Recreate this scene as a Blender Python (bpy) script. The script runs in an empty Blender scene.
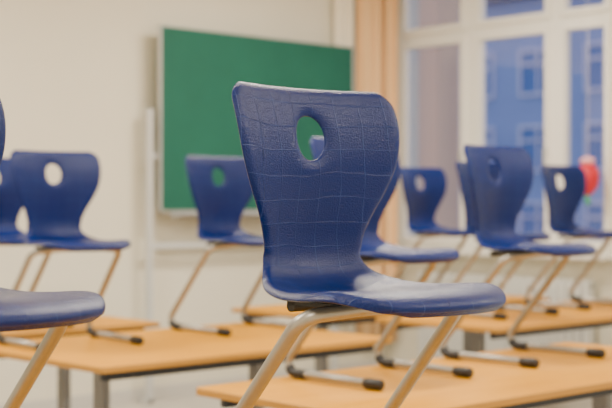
import bpy, bmesh, math, random
from mathutils import Vector, Matrix
random.seed(3)
S = bpy.context.scene
D = bpy.data

# ---------------------------------------------------------------- materials
def mat(name, col, rough=0.6, metal=0.0, spec=0.5, noise=None, bump=0.0, bscale=200, emit=None, estr=0):
    m = D.materials.new(name); m.use_nodes = True
    nt = m.node_tree; b = nt.nodes['Principled BSDF']
    b.inputs['Base Color'].default_value = (*col, 1)
    b.inputs['Roughness'].default_value = rough
    b.inputs['Metallic'].default_value = metal
    b.inputs['Specular IOR Level'].default_value = spec
    if emit:
        b.inputs['Emission Color'].default_value = (*emit, 1)
        b.inputs['Emission Strength'].default_value = estr
    tc = nt.nodes.new('ShaderNodeTexCoord')
    if noise:
        n = nt.nodes.new('ShaderNodeTexNoise'); n.inputs['Scale'].default_value = noise[0]
        n.inputs['Detail'].default_value = 5
        r = nt.nodes.new('ShaderNodeValToRGB')
        k = noise[1]
        r.color_ramp.elements[0].position = .3; r.color_ramp.elements[1].position = .7
        r.color_ramp.elements[0].color = (*[c*(1-k) for c in col], 1)
        r.color_ramp.elements[1].color = (*[min(1, c*(1+k)) for c in col], 1)
        nt.links.new(tc.outputs['Object'], n.inputs['Vector'])
        nt.links.new(n.outputs['Fac'], r.inputs['Fac'])
        nt.links.new(r.outputs['Color'], b.inputs['Base Color'])
    if bump:
        n2 = nt.nodes.new('ShaderNodeTexNoise'); n2.inputs['Scale'].default_value = bscale
        bp = nt.nodes.new('ShaderNodeBump'); bp.inputs['Strength'].default_value = bump
        bp.inputs['Distance'].default_value = .002
        nt.links.new(tc.outputs['Object'], n2.inputs['Vector'])
        nt.links.new(n2.outputs['Fac'], bp.inputs['Height'])
        nt.links.new(bp.outputs['Normal'], b.inputs['Normal'])
    return m

M_wall = mat('cream_wall_paint', (.81, .770, .635), .85, noise=(1.5, .02), bump=.15, bscale=120)
M_ceil = mat('ceiling_paint', (.82, .81, .78), .9, noise=(2, .01))
M_floor = mat('linoleum', (.56, .53, .47), .45, noise=(9, .08))
M_base = mat('baseboard_paint', (.62, .60, .56), .5)
M_white = mat('white_window_paint', (.92, .90, .85), .4)
M_board = mat('green_chalkboard', (.013, .120, .083), .65, spec=.3, noise=(2.5, .08))
M_alu = mat('aluminium', (.62, .63, .64), .4, .6)
M_grey = mat('grey_paint_metal', (.62, .63, .63), .45, .1)
M_leg = mat('table_leg_paint', (.22, .22, .225), .45, .3)
M_tube = mat('champagne_metal', (.36, .345, .315), .38, .6, noise=(60, .04))
M_black = mat('black_plastic', (.012, .012, .014), .45)
M_dark = mat('dark_steel', (.025, .027, .034), .4, .3)
M_cream = mat('cream_curtain_cloth', (.92, .84, .68), .9, bump=.3, bscale=400)
M_orange = mat('apricot_curtain_cloth', (.92, .62, .33), .9, bump=.3, bscale=400)
M_red = mat('red_paper', (.60, .008, .03), .6)
M_pink = mat('pink_paper', (.9, .45, .5), .6)
M_green = mat('green_paper', (.05, .35, .12), .6)
M_rad = mat('radiator_enamel', (.75, .75, .73), .4)

def wood_mat():
    m = D.materials.new('beech_laminate'); m.use_nodes = True
    nt = m.node_tree; b = nt.nodes['Principled BSDF']
    tc = nt.nodes.new('ShaderNodeTexCoord'); mp = nt.nodes.new('ShaderNodeMapping')
    mp.inputs['Scale'].default_value = (1.2, 26, 26)
    n = nt.nodes.new('ShaderNodeTexNoise'); n.inputs['Scale'].default_value = 2.4; n.inputs['Detail'].default_value = 6
    r = nt.nodes.new('ShaderNodeValToRGB')
    r.color_ramp.elements[0].position = .3; r.color_ramp.elements[1].position = .72
    r.color_ramp.elements[0].color = (.62, .262, .006, 1)
    r.color_ramp.elements[1].color = (.75, .345, .014, 1)
    nt.links.new(tc.outputs['Object'], mp.inputs['Vector']); nt.links.new(mp.outputs[0], n.inputs['Vector'])
    nt.links.new(n.outputs['Fac'], r.inputs['Fac']); nt.links.new(r.outputs['Color'], b.inputs['Base Color'])
    b.inputs['Roughness'].default_value = .5
    b.inputs['Specular IOR Level'].default_value = .14
    return m
M_wood = wood_mat()
M_edge = mat('beech_edge_band', (.48, .22, .025), .5)

def shell_mat():
    m = D.materials.new('blue_polypropylene'); m.use_nodes = True
    nt = m.node_tree; L = nt.links.new; b = nt.nodes['Principled BSDF']
    uv = nt.nodes.new('ShaderNodeUVMap'); uv.uv_map = 'UVMap'
    nz = nt.nodes.new('ShaderNodeTexNoise'); nz.inputs['Scale'].default_value = 6
    L(uv.outputs[0], nz.inputs['Vector'])
    sc = nt.nodes.new('ShaderNodeVectorMath'); sc.operation = 'SCALE'; sc.inputs['Scale'].default_value = .026
    L(nz.outputs['Color'], sc.inputs[0])
    ad = nt.nodes.new('ShaderNodeVectorMath'); ad.operation = 'ADD'
    L(uv.outputs[0], ad.inputs[0]); L(sc.outputs[0], ad.inputs[1])
    sp = nt.nodes.new('ShaderNodeSeparateXYZ'); L(ad.outputs[0], sp.inputs[0])
    outs = []
    for k, sca in (('X', 18), ('Y', 21)):
        a = nt.nodes.new('ShaderNodeMath'); a.operation = 'MULTIPLY'; a.inputs[1].default_value = sca; L(sp.outputs[k], a.inputs[0])
        f = nt.nodes.new('ShaderNodeMath'); f.operation = 'FRACT'; L(a.outputs[0], f.inputs[0])
        s = nt.nodes.new('ShaderNodeMath'); s.operation = 'SUBTRACT'; s.inputs[1].default_value = .5; L(f.outputs[0], s.inputs[0])
        ab = nt.nodes.new('ShaderNodeMath'); ab.operation = 'ABSOLUTE'; L(s.outputs[0], ab.inputs[0])
        mr = nt.nodes.new('ShaderNodeMapRange'); mr.inputs['From Min'].default_value = 0; mr.inputs['From Max'].default_value = .026
        mr.inputs['To Min'].default_value = 1; mr.inputs['To Max'].default_value = 0; L(ab.outputs[0], mr.inputs['Value'])
        outs.append(mr)
    mx = nt.nodes.new('ShaderNodeMath'); mx.operation = 'MAXIMUM'; L(outs[0].outputs[0], mx.inputs[0]); L(outs[1].outputs[0], mx.inputs[1])
    br = nt.nodes.new('ShaderNodeTexNoise'); br.inputs['Scale'].default_value = 14; L(uv.outputs[0], br.inputs['Vector'])
    bm_ = nt.nodes.new('ShaderNodeMapRange'); bm_.inputs['From Min'].default_value=.30; bm_.inputs['From Max'].default_value=.62; L(br.outputs['Fac'], bm_.inputs['Value'])
    ml = nt.nodes.new('ShaderNodeMath'); ml.operation = 'MULTIPLY'; L(mx.outputs[0], ml.inputs[0]); L(bm_.outputs[0], ml.inputs[1])
    mix = nt.nodes.new('ShaderNodeMix'); mix.data_type = 'RGBA'
    mix.inputs['A'].default_value = (.0005, .0120, .112, 1); mix.inputs['B'].default_value = (.020, .048, .21, 1)  # embossed grid lines coloured lighter in patches, a painted-in specular highlight
    L(ml.outputs[0], mix.inputs['Factor']); L(mix.outputs['Result'], b.inputs['Base Color'])
    gr = nt.nodes.new('ShaderNodeTexNoise'); gr.inputs['Scale'].default_value = 300; gr.inputs['Detail'].default_value = 2; L(uv.outputs[0], gr.inputs['Vector'])
    b1 = nt.nodes.new('ShaderNodeBump'); b1.inputs['Strength'].default_value = .75; b1.inputs['Distance'].default_value = .002; L(gr.outputs['Fac'], b1.inputs['Height'])
    b2 = nt.nodes.new('ShaderNodeBump'); b2.inputs['Strength'].default_value = .5; b2.inputs['Distance'].default_value = .0012; L(mx.outputs[0], b2.inputs['Height'])
    L(b1.outputs[0], b2.inputs['Normal']); L(b2.outputs[0], b.inputs['Normal'])
    b.inputs['Roughness'].default_value = .25
    b.inputs['Specular IOR Level'].default_value = .28
    return m
M_shell = shell_mat()

# ---------------------------------------------------------------- helpers
def obj(name, me, mats=(), parent=None, loc=(0,0,0), rot=(0,0,0)):
    o = D.objects.new(name, me); S.collection.objects.link(o)
    if me is not None and not len(me.materials):
        for m in mats: me.materials.append(m)
    o.location = loc; o.rotation_euler = rot
    if parent: o.parent = parent
    return o

def add_box(bm, lo, hi, mi=0):
    vs = [bm.verts.new((x, y, z)) for x in (lo[0], hi[0]) for y in (lo[1], hi[1]) for z in (lo[2], hi[2])]
    for q in ((0,1,3,2),(4,6,7,5),(0,4,5,1),(2,3,7,6),(0,2,6,4),(1,5,7,3)):
        f = bm.faces.new([vs[i] for i in q]); f.material_index = mi

def boxes_mesh(name, lst, bevel=0):
    bm = bmesh.new()
    for b in lst: add_box(bm, b[0], b[1], b[2] if len(b) > 2 else 0)
    bmesh.ops.recalc_face_normals(bm, faces=bm.faces[:])
    if bevel: bmesh.ops.bevel(bm, geom=bm.edges[:], offset=bevel, segments=2, affect='EDGES', profile=.5)
    me = D.meshes.new(name); bm.to_mesh(me); bm.free(); return me

def fillet(pts, rad, seg=8):
    out = [Vector(pts[0])]
    for i in range(1, len(pts)-1):
        p0, p, p1 = map(Vector, pts[i-1:i+2]); r = rad[i-1]
        a = (p0-p).normalized(); c = (p1-p).normalized()
        ang = a.angle(c); d = min(r/math.tan(ang/2), (p0-p).length*.48, (p1-p).length*.48)
        r2 = d*math.tan(ang/2)
        ctr = p + (a+c).normalized()*(r2/math.sin(ang/2))
        v0 = p+a*d-ctr; v1 = p+c*d-ctr
        n = v0.cross(v1).normalized(); tot = v0.angle(v1)
        for k in range(seg+1):
            out.append(ctr + Matrix.Rotation(tot*k/seg, 3, n) @ v0)
    out.append(Vector(pts[-1])); return out

def sweep(bm, path, r, n=16, mi=0, radii=None):
    rings = []
    t0 = (path[1]-path[0]).normalized()
    x = t0.orthogonal().normalized()
    for i, p in enumerate(path):
        t = (path[min(i+1, len(path)-1)] - path[max(i-1, 0)]).normalized()
        x = (x - t*x.dot(t)).normalized(); y = t.cross(x)
        rr = radii[i] if radii else r
        rings.append([bm.verts.new(p + (x*math.cos(2*math.pi*k/n) + y*math.sin(2*math.pi*k/n))*rr) for k in range(n)])
    for a, b in zip(rings, rings[1:]):
        for k in range(n):
            f = bm.faces.new((a[k], a[(k+1) % n], b[(k+1) % n], b[k])); f.smooth = True; f.material_index = mi
    for ring in (rings[0][::-1], rings[-1]):
        f = bm.faces.new(ring); f.material_index = mi

def finish(bm, name):
    bmesh.ops.recalc_face_normals(bm, faces=bm.faces[:])
    me = D.meshes.new(name); bm.to_mesh(me); bm.free(); return me

# ---------------------------------------------------------------- chair shell
# side profile: (forward, height, half width, dish)
PR = [(.276,.406,.205,.000),(.272,.422,.206,.000),(.251,.438,.208,.000),(.207,.446,.212,.002),(.145,.444,.214,.005),
      (.070,.437,.210,.009),(-.005,.432,.198,.014),(-.070,.436,.177,.020),(-.114,.453,.150,.024),(-.138,.486,.131,.026),
      (-.143,.530,.132,.028),(-.137,.580,.151,.032),(-.129,.635,.182,.036),(-.126,.690,.206,.040),(-.134,.752,.216,.042),
      (-.152,.812,.215,.040),(-.159,.834,.213,.040)]
def cr(p0,p1,p2,p3,t):
    return [0.5*((2*b)+(-a+c)*t+(2*a-5*b+4*c-d)*t*t+(-a+3*b-3*c+d)*t**3) for a,b,c,d in zip(p0,p1,p2,p3)]
dense = []
for i in range(len(PR)-1):
    p0 = PR[max(i-1,0)]; p3 = PR[min(i+2,len(PR)-1)]
    for k in range(20): dense.append(cr(p0,PR[i],PR[i+1],p3,k/20))
dense.append(list(PR[-1]))
arc = [0]
for a,b in zip(dense,dense[1:]): arc.append(arc[-1]+math.hypot(a[0]-b[0],a[1]-b[1]))
TOT = arc[-1]
def ev(t):
    t = max(0,min(TOT,t)); lo = 0; hi = len(arc)-1
    while hi-lo > 1:
        m = (lo+hi)//2
        if arc[m] <= t: lo = m
        else: hi = m
    k = (t-arc[lo])/(arc[hi]-arc[lo]+1e-12)
    v = [a+(b-a)*k for a,b in zip(dense[lo],dense[hi])]
    j0=max(0,lo-1); j1=min(len(arc)-1,hi+1)
    tx = dense[j1][0]-dense[j0][0]; tz = dense[j1][1]-dense[j0][1]; l = math.hypot(tx,tz)
    return v, (tz/l, -tx/l)
def surf(a, t):
    (f,z,w,dish),(nf,nz) = ev(t)
    def corner(d,R): return 0 if d >= R else R*(1-math.sqrt(max(0,1-(1-d/R)**2)))
    wc = w - corner(t,.10) - corner(TOT-t,.045)
    return f,z,w,wc,dish,nf,nz
ends = [0,.0015,.004,.008,.013,.019,.026,.034,.043,.053]
mid_n = int((TOT-.106)/.0105)
T = ends + [ .053+(TOT-.106)*k/mid_n for k in range(1,mid_n)] + [TOT-e for e in reversed(ends)]
eu = [0,.008,.022,.042,.068,.1]
U = [1-e for e in eu]+[.9*k/17 for k in range(16,-1,-1)]
U = [-u for u in U] + U[::-1][1:]
ci = len(U)//2
tz_hole = min(range(len(T)), key=lambda j: abs(ev(T[j])[0][1]-.732))
def build_shell():
    bm = bmesh.new(); uvl = bm.loops.layers.uv.new('UVMap'); V = {}; UVc = {}
    r0, R = 3, 8
    for j,t in enumerate(T):
        for i,u in enumerate(U):
            di, dj = i-ci, j-tz_hole; r = max(abs(di),abs(dj))
            if r < r0: continue
            wc = surf(0,t)[3]; a = u*wc; tt = t; hole = 0
            if r <= R:
                ang = math.atan2(dj, di)
                k = (r-r0)/(R-r0); k = k*k*(3-2*k)
                ea = .036*math.cos(ang)*(1+.35*(r-r0)); et = .045*math.sin(ang)*(1+.33*(r-r0))
                a = ea*(1-k)+a*k; tt = (T[tz_hole]+et)*(1-k)+t*k
                hole = max(0, 1-(r-r0)/2.0)
            f,z,w,wc2,dish,nf,nz = surf(a,tt)
            uu = a/w
            off = dish*uu*uu
            dside = (1-abs(u))*wc; dend = min(t, TOT-t)
            de = min(dside,dend)
            lip = .017 if z < .5 else .010
            off -= lip*(1-min(de/.022,1))**2
            off -= .007*hole**2
            bf = max(0,1-t/.30); f -= .065*uu*uu*bf*bf*(3-2*bf)
            bt = max(0,1-(TOT-t)/.10); z -= .010*uu*uu*bt
            fx = f+nf*off; zz = z+nz*off
            V[i,j] = bm.verts.new((a,-fx,zz)); UVc[V[i,j]] = (a+.5,tt)
    for j in range(len(T)-1):
        for i in range(len(U)-1):
            q = [(i,j),(i+1,j),(i+1,j+1),(i,j+1)]
            if all(k in V for k in q):
                if all(max(abs(a-ci),abs(b-tz_hole)) <= r0 for a,b in q): continue
                f = bm.faces.new([V[k] for k in q]); f.smooth = True
                for l in f.loops: l[uvl].uv = UVc[l.vert]
    me = D.meshes.new('shell'); bm.to_mesh(me); bm.free(); me.materials.append(M_shell); return me
ME_shell = build_shell()

def build_frame():
    bm = bmesh.new()
    zc = .020
    pts = [(.222,-.195,zc),(.222,.260,zc),(.210,-.070,.400),(.10,-.11,.413),(-.10,-.11,.413),(-.210,-.070,.400),(-.222,.260,zc),(-.222,-.195,zc)]
    path = fillet(pts,[.035,.045,.05,.05,.045,.035],10)
    sweep(bm,path,.0138,18,0)
    sweep(bm,[Vector((x,.05,.409)) for x in (-.13,0,.13)],.011,12,1)
    add_box(bm,(-.13,-.11,.4115),(-.09,.06,.4185),1); add_box(bm,(.09,-.11,.4115),(.13,.06,.4185),1)
    for s in (-1,1):
        y0=-.150
        prof=[(0,.0145),(.004,.0175),(.03,.0185),(.062,.0185),(.072,.0165),(.076,.010)]
        sweep(bm,[Vector((s*.222,y0-d,zc-.001)) for d,_ in prof],0,16,1,[r for _,r in prof])
        hp=[p for p in path if p.z<.045 and p.y>.172 and p.x*s>0]
        hp=sorted(hp,key=lambda p:(p.z,p.y) if p.z>zc+1e-4 else (0,p.y))
        base=[Vector((s*.222,.13,zc-.001)),Vector((s*.222,.15,zc-.001)),Vector((s*.222,.17,zc-.001))]
        sweep(bm,base+[p+Vector((0,0,-.001)) for p in hp],.0168,16,1)
    return finish(bm,'frame')
ME_frame = build_frame(); ME_frame.materials.append(M_tube); ME_frame.materials.append(M_black)

def chair(x,y,rz=0,zt=.72):
    e = D.objects.new('classroom_chair',None); S.collection.objects.link(e); e.empty_display_size=.1
    e.location=(x,y,zt+.0005); e.rotation_euler=(0,0,rz)
    s = obj('shell',ME_shell,parent=e)
    so = s.modifiers.new('thick','SOLIDIFY'); so.thickness=.0065; so.offset=-1 
    sb = s.modifiers.new('smooth','SUBSURF'); sb.levels=1; sb.render_levels=1
    obj('sled_frame',ME_frame,parent=e)
    return e
CH = [(-.906,-2.182,-1),(-1.617,-1.896,9),(.378,.828,-4),(.589,1.70,0),(1.310,.83,-1),(.570,-.820,0),(3.45,1.445,0),(1.390,-.805,2),(2.887,.506,0),(3.725,.574,0)]
for c in CH: chair(c[0],c[1],math.radians(c[2]))

# ---------------------------------------------------------------- tables
def rounded_slab(bm,x0,x1,y0,y1,z0,z1,r=.03,mt=0,ms=1):
    pts=[]
    for cx,cy,a0 in ((x1-r,y1-r,0),(x0+r,y1-r,90),(x0+r,y0+r,180),(x1-r,y0+r,270)):
        for k in range(7):
            a=math.radians(a0+15*k); pts.append((cx+r*math.cos(a),cy+r*math.sin(a)))
    e=.002
    lv=[(z0,0),(z1-e,0),(z1,e)]
    cx=(x0+x1)/2; cy=(y0+y1)/2
    rings=[[bm.verts.new((px-(e if o and px>cx else -e if o else 0),py-(e if o and py>cy else -e if o else 0),z)) for px,py in pts] for z,o in lv]
    n=len(pts)
    for a,b in zip(rings,rings[1:]):
        for k in range(n):
            f=bm.faces.new((a[k],a[(k+1)%n],b[(k+1)%n],b[k])); f.material_index=ms
    f=bm.faces.new(rings[0][::-1]); f.material_index=ms
    f=bm.faces.new(rings[-1]); f.material_index=mt
def table(x0,x1,y0,y1):
    e=D.objects.new('classroom_table',None); S.collection.objects.link(e); e.empty_display_size=.1
    cx,cy=(x0+x1)/2,(y0+y1)/2; e.location=(cx,cy,0)
    hx,hy=(x1-x0)/2,(y1-y0)/2
    bm=bmesh.new(); rounded_slab(bm,-hx,hx,-hy,hy,.697,.72)
    obj('table_top',finish(bm,'table_top'),(M_wood,M_edge),e)
    ix=hx-.36; iy=hy-.07
    L=[((-hx+.06,-iy,.657),(hx-.06,-iy+.03,.697)),((-hx+.06,iy-.03,.657),(hx-.06,iy,.697))]
    for s in (-1,1):
        L+= [((s*ix-.02,-iy+.031,.66),(s*ix+.02,iy-.031,.695))]
    obj('table_frame',boxes_mesh('table_frame',L,.004),(M_dark,),e)
    L=[]
    for s in (-1,1):
        L+= [((s*ix-.02,-.035,.046),(s*ix+.02,.035,.659)),((s*ix-.02,-iy,.012),(s*ix+.02,iy,.045))]
    obj('table_legs',boxes_mesh('table_legs',L,.004),(M_leg,),e)
    bm=bmesh.new()
    for s in (-1,1):
        for q in (-1,1):
            sweep(bm,[Vector((s*ix,q*(iy-.04),0)),Vector((s*ix,q*(iy-.04),.014))],.028,16)
    obj('table_glides',finish(bm,'glides'),(M_black,),e)
table(-.04,2.02,-1.41,-.560)        # right of centre
table(.03,1.60,.07,1.13)            # left middle
table(-.75,1.30,1.40,2.10)          # far left
table(2.12,4.15,1.08,1.86)          # far
table(2.28,4.40,.03,.86)            # far right
table(-2.15,-.50,-2.70,-1.62)       # under the nearest chairs

# ---------------------------------------------------------------- room
X0,X1,Y0,Y1,H=-4.6,4.84,-6.2,3.2,3.35
W=.15
obj('floor',boxes_mesh('floor',[((X0-W,Y0-W,-.1),(X1+.3,Y1+W,0))]),(M_floor,))
obj('ceiling',boxes_mesh('ceiling',[((X0-W,Y0-W,H),(X1+.3,Y1+W,H+.1))]),(M_ceil,))
obj('wall_back',boxes_mesh('wb',[((X0-W,Y1,0),(X1+.3,Y1+W,H))]),(M_wall,))
obj('wall_left',boxes_mesh('wl',[((X0-W,Y0,0),(X0,Y1,H))]),(M_wall,))
obj('wall_front',boxes_mesh('wf',[((X0-W,Y0-W,0),(X1+.3,Y0,H))]),(M_wall,))
SILL,HEAD=.98,3.20
wins=[(1.10,3.12),(-1.30,.72),(-3.70,-1.68),(-6.05,-4.03)]
L=[((X1,Y0,0),(X1+.3,Y1,SILL)),((X1,Y0,HEAD),(X1+.3,Y1,H))]
ys=[Y1]+[v for a,b in wins for v in (b,a)]+[Y0]
for a,b in zip(ys[0::2],ys[1::2]): L.append(((X1,b,SILL),(X1+.3,a,HEAD)))
obj('wall_right',boxes_mesh('wr',L),(M_wall,))
obj('baseboard_back',boxes_mesh('bb',[((X0,Y1-.015,0),(X1,Y1,.09))]),(M_base,))
obj('baseboard_right',boxes_mesh('br',[((X1-.015,Y0,0),(X1,Y1-.015,.09))]),(M_base,))
M_glass=D.materials.new('window_glass'); M_glass.use_nodes=True
nt=M_glass.node_tree; nt.nodes.clear()
o=nt.nodes.new('ShaderNodeOutputMaterial'); mx=nt.nodes.new('ShaderNodeMixShader'); tr=nt.nodes.new('ShaderNodeBsdfTransparent'); gl=nt.nodes.new('ShaderNodeBsdfGlossy')
gl.inputs['Roughness'].default_value=.03; fr=nt.nodes.new('ShaderNodeFresnel'); fr.inputs['IOR'].default_value=1.4
nt.links.new(fr.outputs[0],mx.inputs[0]); nt.links.new(tr.outputs[0],mx.inputs[1]); nt.links.new(gl.outputs[0],mx.inputs[2]); nt.links.new(mx.outputs[0],o.inputs[0])
for n,(a,b) in enumerate(wins):
    e=D.objects.new('window_%d'%(n+1),None); S.collection.objects.link(e); e.location=(X1+.06,(a+b)/2,0)
    h=(b-a)/2; F=[]; C=[]
    zt0,zt1=2.575,2.65
    F+=[((0,-h,SILL),(.07,-h+.05,HEAD)),((0,h-.05,SILL),(.07,h,HEAD))]
    cols=[(h-.69,h-.05),(h-1.47,h-.805),(h-1.97,h-1.57)]
    mull=[(h-.805,h-.69),(h-1.57,h-1.47)]
    for lo,hi in mull: F.append(((0,lo,SILL),(.07,hi,HEAD)))
    for lo,hi in cols:
        F+=[((.004,lo,SILL),(.066,hi,SILL+.05)),((.004,lo,HEAD-.05),(.066,hi,HEAD)),((.004,lo,zt0),(.066,hi,zt1))]
        for z0,z1 in ((SILL+.05,zt0),(zt1,HEAD-.05)):
            s=.036; q0,q1=-.018,.05
            a0,a1=lo-.012,hi+.012; b0,b1=z0-.01,z1+.01
            C+=[((q0,a0,b0),(-.0005,lo+s,b1)),((q0,hi-s,b0),(-.0005,a1,b1)),((q0,lo+s,b0),(-.0005,hi-s,z0+s)),((q0,lo+s,z1-s),(-.0005,hi-s,b1))]
            C+=[((0,lo+.001,z0),(q1,lo+s,z1)),((0,hi-s,z0),(q1,hi-.001,z1)),((0,lo+s,z0),(q1,hi-s,z0+s)),((0,lo+s,z1-s),(q1,hi-s,z1))]
    obj('frame',boxes_mesh('wframe',F),(M_white,),e)
    obj('sashes',boxes_mesh('wsash',C),(M_white,),e)
    obj('handles',boxes_mesh('whandle',[x for lo,hi in cols[:2] for x in (((-.03,lo+.008,1.66),(-.018,lo+.032,1.72)),((-.05,lo+.012,1.60),(-.03,lo+.028,1.72)))],.003),(M_alu,),e)
    obj('glass',boxes_mesh('wglass',[((.02,lo+.03,z0),(.024,hi-.03,z1)) for lo,hi in cols for z0,z1 in ((SILL+.08,zt0-.03),(zt1+.03,HEAD-.08))]),(M_glass,),e)
    obj('trim_%d'%(n+1),boxes_mesh('sill',[((X1-.16,a-.04,SILL-.035),(X1-.0005,b+.02,SILL))],.005),(M_white,))
    L=[]
    yy=a+.1
    while yy<b-.42:
        L.append(((X1-.13,yy,.16),(X1-.05,yy+.05,.80))); yy+=.065
    L+=[((X1-.11,a+.1,.18),(X1-.07,yy-.015,.22)),((X1-.11,a+.1,.74),(X1-.07,yy-.015,.78)),((X1-.11,a+.3,0),(X1-.08,a+.33,.18)),((X1-.11,b-.6,0),(X1-.08,b-.57,.18))]
    obj('radiator',boxes_mesh('rad',L,.006),(M_rad,))

# ---------------------------------------------------------------- board on its wall stand
e=D.objects.new('chalkboard',None); S.collection.objects.link(e); e.location=(3.41,3.05,0)
bx=.905
obj('writing_surface',boxes_mesh('ws',[((-bx+.012,-.012,1.28),(bx-.012,.012,2.50))]),(M_board,),e)
t=.010
obj('board_frame',boxes_mesh('bf',[((-bx,-.015,1.265),(-bx+t,.017,2.51)),((bx-t,-.015,1.265),(bx,.017,2.51)),((-bx,-.015,1.265),(bx,.017,1.265+t)),((-bx,-.015,2.51-t),(bx,.017,2.51))],.002),(M_alu,),e)
obj('stand_rails',boxes_mesh('sr',[((-bx-.075,.02,.0),(-bx-.035,.06,1.95)),((bx-.17,.02,.0),(bx-.13,.06,1.95)),((-bx-.05,.03,1.02),(bx-.13,.055,1.06)),((-bx-.05,.03,1.62),(bx-.13,.055,1.66)),
   ((-bx-.085,.02,0),(-bx-.03,.130,.03)),((bx-.17,.02,0),(bx-.115,.130,.03))],.003),(M_grey,),e)
obj('chalk_tray',boxes_mesh('ct',[((-bx+.1,-.09,1.235),(bx-.1,.012,1.245)),((-bx+.1,-.09,1.235),(bx-.1,-.082,1.262)),((-bx+.1,-.0,1.235),(bx-.1,.012,1.27))]),(M_alu,),e)

# ---------------------------------------------------------------- curtains
def curtain(path,z0,z1,m,amp=.03,wl=.085,name='curtain'):
    bm=bmesh.new(); pts=[]
    P=[Vector(p) for p in path]; d=0
    for a,b in zip(P,P[1:]):
        l=(b-a).length; n=int(l/.006); nn=Vector((-(b-a).y,(b-a).x)).normalized()
        for k in range(n):
            s=d+l*k/n
            pts.append(((a+(b-a)*k/n)+nn*amp*(math.sin(2*math.pi*s/wl)+.35*math.sin(2*math.pi*s/(wl*2.3)+1)), s))
        d+=l
    rows=[z0,z0+.6,z1-.4,z1]; rr=[]
    for zi,z in enumerate(rows):
        rr.append([bm.verts.new((p.x,p.y,z)) for p,s in pts])
    for a,b in zip(rr,rr[1:]):
        for k in range(len(pts)-1):
            q=bm.faces.new((a[k],a[k+1],b[k+1],b[k])); q.smooth=True
    o=obj(name,finish(bm,name),(m,))
    so=o.modifiers.new('t','SOLIDIFY'); so.thickness=.002
curtain([(4.22,3.150),(4.45,3.150)],.25,3.25,M_cream,.018,.10)
curtain([(4.46,3.13),(4.70,3.11),(4.765,2.99)],.25,3.25,M_orange,.036,.105)
bm=bmesh.new(); sweep(bm,[Vector((4.1,3.14,3.28)),Vector((4.73,3.14,3.28)),Vector((4.73,-5.9,3.28))],.014,12)
obj('curtain_rail',finish(bm,'rail'),(M_white,))

# ---------------------------------------------------------------- red paper ornament hanging in the window
e=D.objects.new('hanging_paper_ornament',None); S.collection.objects.link(e); e.location=(4.73,1.215,1.50)
def lathe(prof,n=24,ribs=0):
    bm=bmesh.new(); rings=[]
    for r,z in prof: rings.append([bm.verts.new((r*(1+(.05 if ribs and k%2 else 0))*math.cos(2*math.pi*k/n),r*(1+(.05 if ribs and k%2 else 0))*math.sin(2*math.pi*k/n),z)) for k in range(n)])
    for a,b in zip(rings,rings[1:]):
        for k in range(n):
            f=bm.faces.new((a[k],a[(k+1)%n],b[(k+1)%n],b[k])); f.smooth=True
    bm.faces.new(rings[0][::-1]); bm.faces.new(rings[-1]); return finish(bm,'l')
obj('body',lathe([(.012,-.12),(.04,-.10),(.066,-.06),(.076,0),(.070,.05),(.045,.085),(.015,.098)],24,1),(M_red,),e)
obj('collar',lathe([(.02,.085),(.045,.10),(.05,.12),(.03,.135),(.01,.14)],16,1),(M_pink,),e)
obj('leaf_tassel',lathe([(.006,-.19),(.02,-.17),(.012,-.12)],10),(M_green,),e)
bm=bmesh.new(); sweep(bm,[Vector((0,0,.14)),Vector((0,0,1.764))],.002,6)
obj('string',finish(bm,'str'),(M_white,),e)

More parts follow.
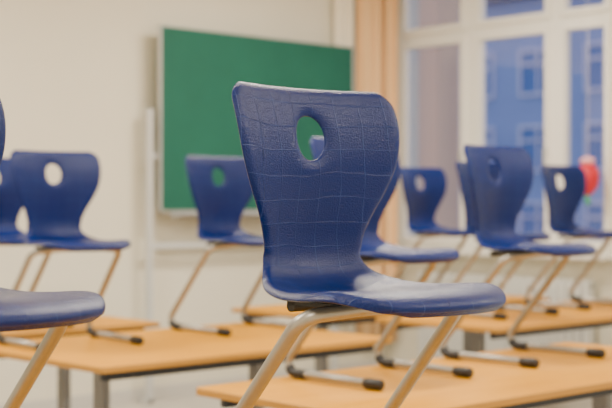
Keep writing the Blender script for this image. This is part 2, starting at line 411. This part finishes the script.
# ---------------------------------------------------------------- outside: neighbouring building at dusk
def fac_mat(name,col): return mat(name,col,.9,noise=(.6,.06))
M_fac=fac_mat('blue_grey_render',(.27,.33,.56)); M_fac2=fac_mat('tan_render',(.64,.42,.28)); M_gl=mat('dusk_pane',(.07,.15,.40),.2,spec=.5)
M_fr=mat('pale_frame',(.62,.58,.72),.6); M_gnd=mat('asphalt',(.12,.12,.15),.9,noise=(3,.1)); M_roof=mat('roof_tiles',(.16,.15,.22),.8,noise=(2,.2))
FX=36.0
L=[((FX,2,-4),(FX+8,52,8.9),0),((FX-.5,2,8.9),(FX+8,52,9.3),3)]
yy=4
while yy<50:
    for z in (-3.0,-.2,2.6,5.4):
        L.append(((FX-.04,yy,z),(FX,yy+1.5,z+1.5),1))
        for a,b in (((yy-.12,z-.12),(yy+1.62,z)),((yy-.12,z+1.5),(yy+1.62,z+1.62)),((yy-.12,z),(yy,z+1.5)),((yy+1.5,z),(yy+1.62,z+1.5)),((yy+.7,z),(yy+.8,z+1.5)),((yy,z+1.0),(yy+1.5,z+1.1))):
            L.append(((FX-.1,a[0],a[1]),(FX-.001,b[0],b[1]),2))
    yy+=2.9
obj('neighbour_building',boxes_mesh('nb',L),(M_fac,M_gl,M_fr,M_roof))
obj('tan_stair_tower',boxes_mesh('tb',[((9.0,6.30,-4),(9.4,7.4,8.0))]),(M_fac2,))
obj('street_ground',boxes_mesh('gd',[((X1+.35,-8,-4.2),(60,60,-4))]),(M_gnd,))

# ---------------------------------------------------------------- lights
M_lamp=mat('lamp_diffuser',(.9,.9,.9),.5,emit=(1,.90,.76),estr=3)
for n,(x,y) in enumerate([(-2.6,-4.2),(-2.6,-.9),(.6,-4.2),(.6,-.9),(3.2,-3.0),(3.0,1.2),(-.4,1.6)]):
    e=D.objects.new('ceiling_lamp',None); S.collection.objects.link(e); e.location=(x,y,H)
    obj('housing',boxes_mesh('h',[((-.62,-.17,-.07),(.62,.17,0))],.006),(M_white,),e)
    obj('diffuser',boxes_mesh('d',[((-.59,-.145,-.076),(.59,.145,-.069))]),(M_lamp,),e)
    l=D.lights.new('lamp_light','AREA'); l.shape='RECTANGLE'; l.size=1.15; l.size_y=.28; l.energy=84; l.color=(1,.90,.75)
    lo=D.objects.new('lamp_light',l); S.collection.objects.link(lo)
    lo.parent=e; lo.location=(0,0,-.085)
w=D.worlds.new('dusk'); S.world=w; w.use_nodes=True
bg=w.node_tree.nodes['Background']; bg.inputs[0].default_value=(.60,.67,1.0,1); bg.inputs[1].default_value=1.35

# ---------------------------------------------------------------- camera
c=D.cameras.new('camera'); co=D.objects.new('camera',c); S.collection.objects.link(co)
co.location=(-2.668,-3.923,1.32); co.rotation_euler=(math.radians(90),0,math.radians(-43))
c.sensor_width=36; c.lens=76.5; c.dof.use_dof=True; c.dof.focus_distance=2.38; c.dof.aperture_fstop=4.0
c.clip_start=.05
S.camera=co
